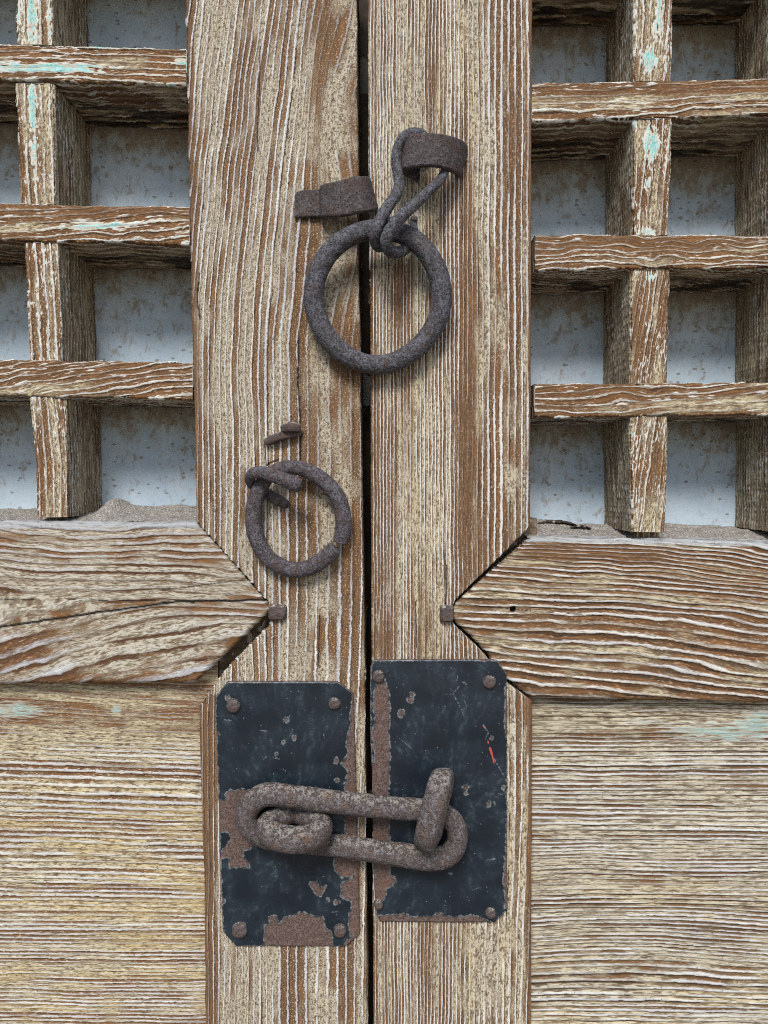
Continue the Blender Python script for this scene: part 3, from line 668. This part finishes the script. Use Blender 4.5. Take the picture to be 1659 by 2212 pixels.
for k, (ya, yb) in enumerate(((-74, 172), (247, 509), (577, 827), (896, 1150))):
    upright(rightd, ya, yb, [(ya, 1684), (yb, 1680)], [(ya, 1768), (yb, 1762)], 45+k, sp=13, sides=(50, 4))
# thin tenons under the uprights, standing on the rails
def stub(parent, x0, x1, y0, y1, Yf, Yb, seed):
    board('upright_tenon', parent, 'V', y0, y1, interp([(0, x0), (1, x0)]), interp([(0, x1), (1, x1)]), lambda a, b, d: b/12.+.08*d, M['upright'], Yf, Yb, seed=seed, side=(16, 16), step=3)
stub(leftd, 84, 140, 1106, 1128, .016, .058, 51); stub(rightd, 1372, 1428, 1140, 1164, .016, .058, 52); stub(rightd, 1690, 1750, 1140, 1166, .016, .058, 53); stub(leftd, -280, -220, 1106, 1128, .016, .058, 54)

# --- sheet behind the lattice
def sheet(parent, x0, x1, y0, y1, bars, lab):
    nx, ny = int((x1-x0)/5), int((y1-y0)/5)
    X, Y = np.meshgrid(np.linspace(x0, x1, nx), np.linspace(y0, y1, ny)); P = at(X, Y, SHEET_Y)
    P[..., 1] += .0012*(fbm(X*.008, Y*.008, 77)-.5)
    st = np.zeros_like(X)
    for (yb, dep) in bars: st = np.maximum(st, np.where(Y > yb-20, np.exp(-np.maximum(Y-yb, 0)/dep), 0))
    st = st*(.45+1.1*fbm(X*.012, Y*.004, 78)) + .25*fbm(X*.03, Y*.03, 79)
    m = np.zeros(X.shape+(3,)); m[..., 0] = st
    V = P.reshape(-1, 3); f = grid_faces(ny, nx, flip=True)
    back = V + np.array([0, .002, 0])
    o = mesh_obj('backing_sheet', np.concatenate([V, back]), np.concatenate([f, f[:, ::-1]+len(V)]), M['sheet'], parent, {'mask': np.concatenate([m.reshape(-1, 3)]*2)})
    o['label'] = lab
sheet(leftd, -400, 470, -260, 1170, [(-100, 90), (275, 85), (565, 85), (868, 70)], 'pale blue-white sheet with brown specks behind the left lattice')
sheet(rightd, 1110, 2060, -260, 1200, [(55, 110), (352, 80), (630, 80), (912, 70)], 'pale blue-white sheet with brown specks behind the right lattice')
# --- added strip closing the gap from behind, so no skylight comes through
flat_box('gap_backing', leftd, 700, TOP, 900, BOT, .090, .100, M['shaded_wood'])
for d_, x0, x1 in ((leftd, -400, 470), (rightd, 1110, 2060)):
    pass

# --- nail heads, bent nail, straps
def nail_head(parent, x, y, w, h, seed, rot=0.0, prot=.0035):
    n = 22; u = np.linspace(-1, 1, n); U, Vv = np.meshgrid(u, u)
    k = 1/np.maximum(1e-6, (np.abs(U)**6+np.abs(Vv)**6)**(1/6))*np.maximum(np.abs(U), np.abs(Vv))
    Xu, Yu = U*k, Vv*k
    c, s = math.cos(rot), math.sin(rot)
    lx = 1+.12*(fbm(Yu*1.3+seed, Yu*0, seed)-.5); ly = 1+.12*(fbm(Xu*1.3+seed, Xu*0+3, seed)-.5)
    px = x + (Xu*c*w - Yu*s*h)*lx; py = y + (Xu*s*w + Yu*c*h)*ly
    e = np.maximum(np.abs(U), np.abs(Vv)); z = -prot*np.clip((1-e)/.28, 0, 1)**.5 + .0015*(e > .97) - .0012*(fbm(Xu*1.5+seed, Yu*1.5, seed+1)-.5)
    return mesh_obj('nail_head', at(px, py, z).reshape(-1, 3) if False else np.stack([at(px, py, 0)[..., 0], z-.001, at(px, py, 0)[..., 2]], -1).reshape(-1, 3), grid_faces(n, n, flip=True), M['iron_nail'], parent)
nail_head(leftd, 600, 1322, 20, 17, 3, .05); nail_head(rightd, 965, 1325, 15.5, 18.5, 5, .03)
def zt(zf, rows): return [(zf(r[0], r[1])[0], zf(r[0], r[1])[1], r[2], r[3]) for r in rows]
bent = tube('bent_nail', leftd, zt(z3, [(398, 375, -.0018, 6.5), (470, 340, -.0028, 8.5), (580, 298, -.004, 9), (680, 275, -.0035, 8), (800, 262, -.0015, 5.5), (860, 245, .001, 4)]), M['iron_nail'], square=.9, lump=.22, seed=4, cap=.4)
bent['label'] = 'bent rusty nail hammered flat above the small ring'
tube('head', bent, zt(z3, [(600, 215, -.0055, 6), (680, 185, -.0068, 10), (750, 182, -.0058, 10.5), (835, 205, -.0025, 7)]), M['iron_nail'], lump=.25, seed=6, square=.6, cap=.9)

z1 = zoom(700, 300, 3.318)
def zb2(rows): return [z1(r[0], r[1]) + z1(r[2], r[3]) + (r[4],) for r in rows]
band('iron_strap', leftd, zb2([(135, 598, 122, 815, -.0014), (200, 588, 190, 812, -.0020), (330, 578, 330, 808, -.0026), (352, 556, 352, 808, -.0050), (366, 538, 376, 806, -.0095), (480, 510, 490, 800, -.0150), (620, 475, 650, 778, -.0165), (690, 466, 740, 760, -.0130), (722, 472, 790, 748, -.0070), (722, 492, 790, 740, -.001), (716, 500, 780, 735, .006)]), M['iron_strap'], .0034, 3)['label'] = 'flat rusty strap folded over the edge of the left stile'
band('iron_strap', rightd, zb2([(1140, 190, 1150, 515, -.0045), (1090, 180, 1098, 490, -.0062), (1052, 165, 1040, 455, -.0105), (1068, 142, 1026, 428, -.0155), (1130, 122, 1085, 402, -.0195), (1250, 112, 1200, 388, -.0220), (1370, 124, 1320, 396, -.0205), (1460, 150, 1410, 425, -.0155), (1518, 185, 1462, 450, -.0090), (1530, 205, 1475, 470, -.0025), (1520, 215, 1470, 480, .004)]), M['iron_strap'], .0044, 5)['label'] = 'curved rusty strap bulging from the right stile'

# --- lock plates
z6 = zoom(520, 1640, 2.91); z7 = zoom(900, 1620, 3.0727)
def plate(parent, zf, lo, hi, y0, y1, polys, dots, scr, red, lab, seed, Yf=-.0024):
    LO = np.array([zf(*p)[::-1] for p in lo]); HI = np.array([zf(*p)[::-1] for p in hi])
    t0, t1 = zf(0, y0)[1], zf(0, y1)[1]
    nt_ = int((t1-t0)/1.5); t = np.linspace(t0, t1, nt_)
    l = np.interp(t, LO[:, 0], LO[:, 1]) + 1.6*(fbm(t*.05, t*0, seed)-.5); h = np.interp(t, HI[:, 0], HI[:, 1]) + 1.6*(fbm(t*.05, t*0+5, seed+3)-.5)
    ns = int((h-l).max()/1.5); u = np.linspace(0, 1, ns)
    X = l[:, None] + (h-l)[:, None]*u; Y = np.repeat(t[:, None], ns, 1)
    Y = Y + np.where((np.arange(nt_) < 2)[:, None], 1.6*(fbm(X*.05, X*0, seed+8)-.5), 0)
    P = at(X, Y, Yf)
    e = np.minimum(np.minimum(X-l[:, None], h[:, None]-X), np.minimum(Y-t0, t1-Y))*PX
    P[..., 1] += .0009*(1-np.clip(e/.0009, 0, 1))**2 + .0010*(fbm(X*.01, Y*.008, seed+11)-.5)
    Q = np.stack([X.ravel(), Y.ravel()], -1)
    d = np.full(len(Q), -60.0)
    for p in polys: d = np.maximum(d, -poly_sdf(Q, [zf(*v) for v in p]))
    k = zf(1, 0)[0]-zf(0, 0)[0]
    for (x, y, r) in dots: 
        c = zf(x, y); d = np.maximum(d, .72*r*k - np.hypot(Q[:, 0]-c[0], (Q[:, 1]-c[1])*.85))
    d = np.maximum(d, 2.2 - (e.ravel()/PX)*1.2 + 5*(fbm(Q[:, 0]*.02, Q[:, 1]*.02, seed+21)-.62))
    s = np.zeros(len(Q))
    for pl, w in scr: s = np.maximum(s, 1-sst(line_dist(Q, [zf(*v) for v in pl]), w*.3, w))
    r_ = np.zeros(len(Q))
    for pl, w in red: r_ = np.maximum(r_, 1-sst(line_dist(Q, [zf(*v) for v in pl]), w*.3, w))
    ch = np.stack([d, s, r_], -1)
    f = grid_faces(nt_, ns, flip=True)
    # folded-down rim to the wood
    idx = np.concatenate([np.arange(ns), np.arange(1, nt_)*ns+ns-1, (nt_-1)*ns+np.arange(ns-2, -1, -1), np.arange(nt_-2, 0, -1)*ns])
    V = P.reshape(-1, 3); B = V[idx].copy(); B[:, 1] = .0006; n0 = len(V); m = len(idx)
    j = np.arange(m); f2 = np.stack([idx[j], idx[(j+1) % m], n0+(j+1) % m, n0+j], -1)
    B2 = np.concatenate([V, B]); c2 = np.concatenate([ch, ch[idx]+np.array([6, 0, 0])])
    o = mesh_obj('lock_plate', B2, np.concatenate([f, f2]), M['plate'], parent, {'chip': c2})
    o['label'] = lab
    return o
pl = plate(leftd, z6, [(140, 187), (50, 300), (105, 2010), (205, 2116)], [(940, 187), (1060, 275), (1105, 2000), (1100, 2032), (1000, 2116)], 187, 2116,
    [[(1045, 240), (1048, 300), (1032, 500), (1000, 655), (1022, 700), (970, 785), (1015, 830), (990, 980), (1000, 1300), (940, 1300), (918, 1480), (925, 1570), (965, 1612), (1055, 1608), (975, 1660), (962, 1750), (1052, 1790), (1025, 1900), (1030, 2040), (1140, 2040), (1140, 240)],
     [(128, 1000), (165, 975), (205, 985), (240, 965), (330, 980), (340, 1380), (258, 1420), (255, 1460), (300, 1500), (298, 1540), (160, 1540), (152, 1470), (80, 1472), (98, 1420), (165, 1330), (152, 1280), (60, 1282), (60, 1040), (125, 1045)],
     [(398, 2140), (418, 1965), (448, 1940), (440, 1895), (498, 1888), (515, 1955), (560, 1900), (610, 1890), (680, 1857), (760, 1890), (838, 1898), (850, 1970), (900, 2010), (912, 2140)],
     [(738, 1655), (790, 1640), (812, 1690), (862, 1668), (822, 1748), (785, 1742)], [(60, 545), (82, 560), (82, 585), (60, 600)], [(95, 1760), (120, 1775), (118, 1800), (95, 1805)], [(1020, 1950), (1055, 2020), (990, 2100), (1130, 2120), (1130, 1950)]],
    [(567, 465, 22), (627, 597, 15), (500, 717, 15), (928, 760, 24), (935, 910, 17), (867, 1780, 16), (935, 1792, 24), (548, 625, 9), (605, 650, 8), (140, 300, 26)],
    [([(400, 750), (435, 725)], 2.2), ([(470, 740), (520, 748)], 1.5), ([(380, 540), (425, 545)], 2), ([(525, 815), (550, 825)], 2.2), ([(560, 460), (595, 435)], 2.5), ([(120, 465), (165, 470)], 3), ([(840, 570), (850, 600)], 2), ([(900, 1865), (940, 1860)], 1.5)], [],
    'dark blue-black iron plate with a large rust patch along its bottom edge', 3)
pr = plate(rightd, z7, [(110, 90), (78, 150), (78, 700), (95, 1000), (105, 1800), (122, 2050), (150, 2105)], [(1050, 90), (1130, 205), (1135, 2010), (1040, 2110)], 90, 2110,
    [[(130, 230), (185, 240), (222, 330), (232, 480), (222, 700), (232, 760), (222, 1000), (228, 1200), (222, 1650), (232, 1740), (270, 1760), (282, 1800), (235, 1830), (200, 1850), (205, 1900), (130, 2000), (60, 2000), (60, 900), (110, 880), (118, 800), (95, 760), (95, 620), (120, 560), (100, 440), (118, 300)],
     [(150, 2050), (250, 2055), (330, 2040), (420, 2068), (560, 2060), (590, 2030), (625, 2030), (640, 2062), (760, 2062), (860, 2055), (940, 2075), (1000, 2098), (1000, 2150), (120, 2150)],
     [(1120, 1500), (1100, 1820), (1118, 1900), (1110, 2000), (1160, 2000), (1160, 1500)], [(1118, 300), (1112, 620), (1125, 700), (1150, 700), (1150, 300)]],
    [(398, 360, 22), (385, 395, 30), (315, 502, 32), (808, 1075, 24), (990, 1198, 20), (1105, 1075, 20), (600, 2045, 20), (815, 1120, 12), (1030, 1195, 8), (1010, 690, 12)],
    [([(660, 355), (715, 355), (760, 430), (795, 515)], 2.2), ([(720, 345), (770, 285)], 1.8), ([(800, 400), (820, 455)], 1.2), ([(280, 675), (395, 770)], 1.3), ([(945, 590), (985, 650), (960, 700)], 3), ([(1030, 850), (1110, 990)], 2), ([(680, 1730), (705, 1735)], 3), ([(980, 1630), (1040, 1620)], 3), ([(790, 260), (815, 275)], 3.5), ([(750, 210), (745, 250)], 1.5), ([(1060, 1120), (1110, 1125)], 2), ([(860, 1860), (930, 1840)], 1.4)],
    [([(985, 730), (982, 715)], 2.2), ([(998, 770), (1012, 810)], 3.8), ([(1012, 810), (1022, 850), (1030, 880)], 2.6), ([(952, 605), (958, 610)], 2)],
    'dark blue-black iron plate with a red paint scratch and a rusted inner edge', 5)
def rivet(parent, x, y, r, seed, Y=-.0026, prot=.0028):
    nr, na = 12, 30; rr = np.linspace(0, 1, nr)[:, None]; th = np.linspace(0, 2*math.pi, na, endpoint=False)[None]
    w = 1 + .12*(fbm(np.cos(th)*1.5+seed, np.sin(th)*1.5+seed, seed)-.5)*2
    px = x + r*w*rr*np.cos(th); py = y + r*w*rr*np.sin(th)
    z = Y - prot*np.sqrt(np.clip(1-rr**4, 0, 1)) + .001*(rr > .99) + 0*th - .0006*(fbm(px*.1, py*.1, seed)-.5)
    p = at(px, py, 0); V = np.stack([p[..., 0], z, p[..., 2]], -1).reshape(-1, 3)
    return mesh_obj('rivet', V, grid_faces(nr, na, wrap=True)[:, ::-1], M['iron_nail'], parent)
k6 = z6(1, 0)[0]-z6(0, 0)[0]; k7 = z7(1, 0)[0]-z7(0, 0)[0]
for i, (x, y, r) in enumerate([(190, 352, 54), (922, 335, 48), (237, 1975, 60), (962, 1978, 51)]): rivet(pl, *z6(x, y), r*k6, i+2)
for i, (x, y, r) in enumerate([(143, 208, 51), (988, 250, 55), (142, 1950, 40), (998, 2015, 44)]): rivet(pr, *z7(x, y), r*k7, i+12)

# --- staples of the hasp
z4 = zoom(540, 1880, 2.37)
eye = tube('eye_staple', pl, [(z4(446, 362)[0], z4(0, 362)[1], .004, 20), (z4(440, 364)[0], z4(0, 364)[1], -.003, 21)] +
    [(z4(465 + 158*math.sin(a), 0)[0], z4(0, 0)[1] + (z4(0, 372)[1]-z4(0, 0)[1]) + 54*(.5-.5*math.cos(a)), -.0065 - .026*(.5-.5*math.cos(a)), 22 + 4.5*(.5-.5*math.cos(a))) for a in [-.45, -.9, -1.4, -1.85, -2.3, -2.7, -math.pi, -3.6, -4.0, -4.45, -4.9, -5.38, -5.83]] +
    [(z4(490, 364)[0], z4(0, 364)[1], -.003, 21), (z4(484, 362)[0], z4(0, 362)[1], .004, 20)], M['iron_link'], lump=.05, seed=8, seg=36)
eye['label'] = 'rusty eye staple the link hangs from'
st = tube('staple', pr, zt(z4, [(1352, 165, .004, 21.6), (1348, 160, -.010, 22.5), (1340, 172, -.020, 23.9), (1328, 205, -.0275, 24.8), (1310, 270, -.0305, 24.8), (1288, 360, -.0315, 24.8), (1266, 450, -.0315, 24.8), (1253, 500, -.029, 24.3), (1248, 520, -.022, 23.4), (1246, 505, -.010, 22.5), (1246, 480, .004, 21.6)]), M['iron_link'], lump=.035, seed=9, square=.25, seg=36)
st['label'] = 'rusty upright staple crossing over the link'

# ------------------------------------------------------------------ loose ironwork
def single(o, label, cat): return tag(o, label, cat)
ring_pts = []
for i in range(28):
    a = 2*math.pi*i/28; ca, sa = math.cos(a), math.sin(a)
    rx, ry = 136 + 2.5*math.cos(2*a+.6), 146 + 2*math.sin(3*a)
    Y = -.0085 - .0105*(.5+.5*sa)**1.3
    ring_pts.append((816 + rx*ca + 3*sa, 640 - ry*sa, Y, 20.4 + .9*math.sin(2*a+1)))
single(tube('ring_handle', None, ring_pts, M['iron_ring'], closed=True, seed=3, seg=40, lump=.055, n=12), 'large dark iron ring hanging across the gap between the two doors', 'ring')
wire = reg(thing('wire_tie', 'bent iron wire tying the large ring to the curved strap', 'wire', tuple(at(*z1(1000, 900), -.01))))
tube('wire_strand', wire, zt(z1, [(1215, 200, -.010, 8), (1190, 135, -.014, 10), (1140, 112, -.016, 10.5), (1070, 118, -.0165, 11), (1010, 165, -.016, 11), (975, 250, -.0155, 10.5), (966, 350, -.016, 10.5), (978, 450, -.017, 10.5), (985, 540, -.019, 10.5), (965, 615, -.0235, 11), (915, 690, -.028, 11.5), (860, 780, -.031, 12), (815, 880, -.0325, 12), (792, 960, -.030, 12), (800, 1025, -.024, 11.5), (830, 1050, -.017, 11), (870, 1010, -.0095, 10), (900, 900, -.0065, 9), (930, 800, -.008, 8)]), M['iron_ring'], seed=11, lump=.07, seg=24)
tube('wire_strand', wire, zt(z1, [(1375, 400, -.012, 7.5), (1360, 440, -.015, 8.5), (1320, 505, -.018, 9.5), (1250, 575, -.0215, 9.8), (1160, 660, -.026, 10.5), (1060, 750, -.031, 11.5), (970, 840, -.0345, 12.2), (905, 935, -.035, 12.2), (880, 1015, -.033, 12), (905, 1080, -.0285, 11.8), (970, 1100, -.0225, 11.5), (1040, 1070, -.0165, 11), (1090, 1010, -.0100, 10), (1110, 930, -.0065, 9), (1105, 850, -.0065, 8), (1120, 800, -.009, 7)]), M['iron_ring'], seed=12, lump=.07, seg=24)

small = zt(z3, [(1258, 1645, -.0090, 15.0), (1150, 1765, -.0078, 17), (970, 1885, -.0062, 17), (780, 1925, -.0056, 16.5), (600, 1880, -.0056, 16.5), (440, 1775, -.006, 16.8), (325, 1600, -.007, 17), (268, 1400, -.0082, 16.8), (262, 1200, -.0095, 16.5), (300, 1030, -.0108, 16), (365, 890, -.012, 15.5), (450, 780, -.0125, 14), (600, 690, -.0120, 13.8), (800, 682, -.0112, 14.5), (1000, 755, -.0105, 15.5), (1170, 885, -.0098, 16.2), (1295, 1060, -.0090, 16.8), (1352, 1250, -.0082, 17), (1358, 1430, -.0075, 17), (1318, 1600, -.0066, 15.5)])
single(tube('ring_handle', None, small, M['iron_small'], seed=21, lump=.055, seg=36, cap=.18), 'small rusty broken ring hooked through a bent pin on the left door', 'ring')
single(tube('split_pin', None, zt(z3, [(848, 905, -.0235, 14.5), (760, 875, -.0235, 14.6), (640, 825, -.023, 14), (500, 775, -.0225, 13.2), (380, 740, -.022, 12.5), (285, 738, -.0205, 11.5), (232, 775, -.0165, 11), (222, 840, -.0105, 10.5), (270, 905, -.0055, 10.5), (370, 965, -.0035, 11), (480, 1030, -.0036, 11.5), (600, 1095, -.0030, 11), (690, 1135, -.0005, 8)]), M['iron_small'], seed=23, lump=.06, seg=30, cap=.35), 'thick bent iron pin holding the small broken ring', 'pin')

single(tube('hasp_link', None, zt(z4, [(182, 400, -.0125, 23.7), (196, 330, -.0130, 23.7), (245, 275, -.0138, 24.1), (330, 252, -.0142, 24.1), (600, 283, -.0142, 23.7), (900, 318, -.0138, 23.5), (1150, 340, -.0132, 23.2), (1290, 352, -.0128, 22.8), (1385, 392, -.0124, 22.3), (1430, 475, -.0120, 22.3), (1418, 560, -.0118, 22.8), (1355, 620, -.0116, 23.7), (1250, 628, -.0114, 24.6), (1080, 607, -.0112, 24.1), (900, 580, -.0108, 23.2), (700, 552, -.0104, 22.3), (500, 535, -.0100, 22.3), (340, 520, -.0104, 22.8), (235, 475, -.0116, 23.2)]), M['iron_link'], closed=True, seed=31, lump=.06, seg=40), 'long oval rusty iron link bolting the two dark plates together', 'link')

# ------------------------------------------------------------------ sand and flakes on the ledges of the rails
def sand(x0, x1, ytop, amp, heaps, seed, lab):
    nx = int((x1-x0)/2.5); ny = 44; x = np.linspace(x0, x1, nx); y = np.linspace(.0035, SHEET_Y+.001, ny)
    X, Y = np.meshgrid(x, y); base = at(X, np.interp(X, *ytop), 0.0)
    k = (Y/SHEET_Y)
    H = amp*sst(k, .05, .9)*(.55+.9*fbm(X*.012, Y*120, seed)) + .0012*fbm(X*.06, Y*500, seed+4)
    for (hx, w, hy, wy, a) in heaps: H = H + a*np.exp(-((X-hx)/w)**2 - ((Y-hy)/wy)**2)
    edge = np.minimum(sst(X, x0, x0+6), 1-sst(X, x1-6, x1))
    H = H*sst(k, 0, .12)
    P = base.copy(); P[..., 1] = Y; P[..., 2] += H - .0006
    tag(mesh_obj('sand', P.reshape(-1, 3), grid_faces(ny, nx), M['sand']), lab, 'sand', kind='stuff')
sand(-330, 428, ([-400, 0, 428], [1124, 1126, 1129]), .0050, [(205, 26, .035, .02, .008), (250, 60, .04, .03, .0045), (360, 60, .05, .02, .003), (30, 50, .05, .02, .001)], 5, 'grey windblown sand heaped on the ledge of the left rail')
sand(1142, 2050, ([1100, 1150, 1659, 2060], [1161, 1162, 1172, 1178]), .0056, [(1215, 60, .05, .02, .003), (1480, 60, .05, .02, .002), (1640, 60, .04, .02, .001)], 7, 'grey windblown sand on the ledge of the right rail')
def flake(x0, x1, y, Y, seed, lab, hgt=5):
    n = 40; s = np.linspace(0, 1, n); px = x0+(x1-x0)*s; cy = y - 6*np.sin(s*3.1)*(1 if seed % 2 else .5) + 3*(fbm(s*4, s*0, seed)-.5)
    w = hgt*(1-(2*s-1)**2)**.5*(.5+fbm(s*5, s*0, seed+2)) + .3
    rows = []
    for k, (dy, dY) in enumerate(((0, 0), (-.5, -.004), (-1, -.001), (-.6, .002), (.15, .003))):
        p = at(px, cy, Y); p[:, 2] += -dy*w*PX; p[:, 1] += dY*1.0; rows.append(p)
    V = np.array(rows); f = grid_faces(5, n); j = np.arange(n-1); f = np.concatenate([f, np.stack([4*n+j, 4*n+j+1, j+1, j], -1)])
    tag(mesh_obj('bark_flake', V.reshape(-1, 3), f, M['flake']), lab, 'flake')
flake(1150, 1246, 1137, .040, 1, 'longest dark curled flake lying on the right ledge near the stile', 8)
flake(1228, 1275, 1142, .036, 2, 'short dark flake just right of the longest flake on the right ledge', 5)
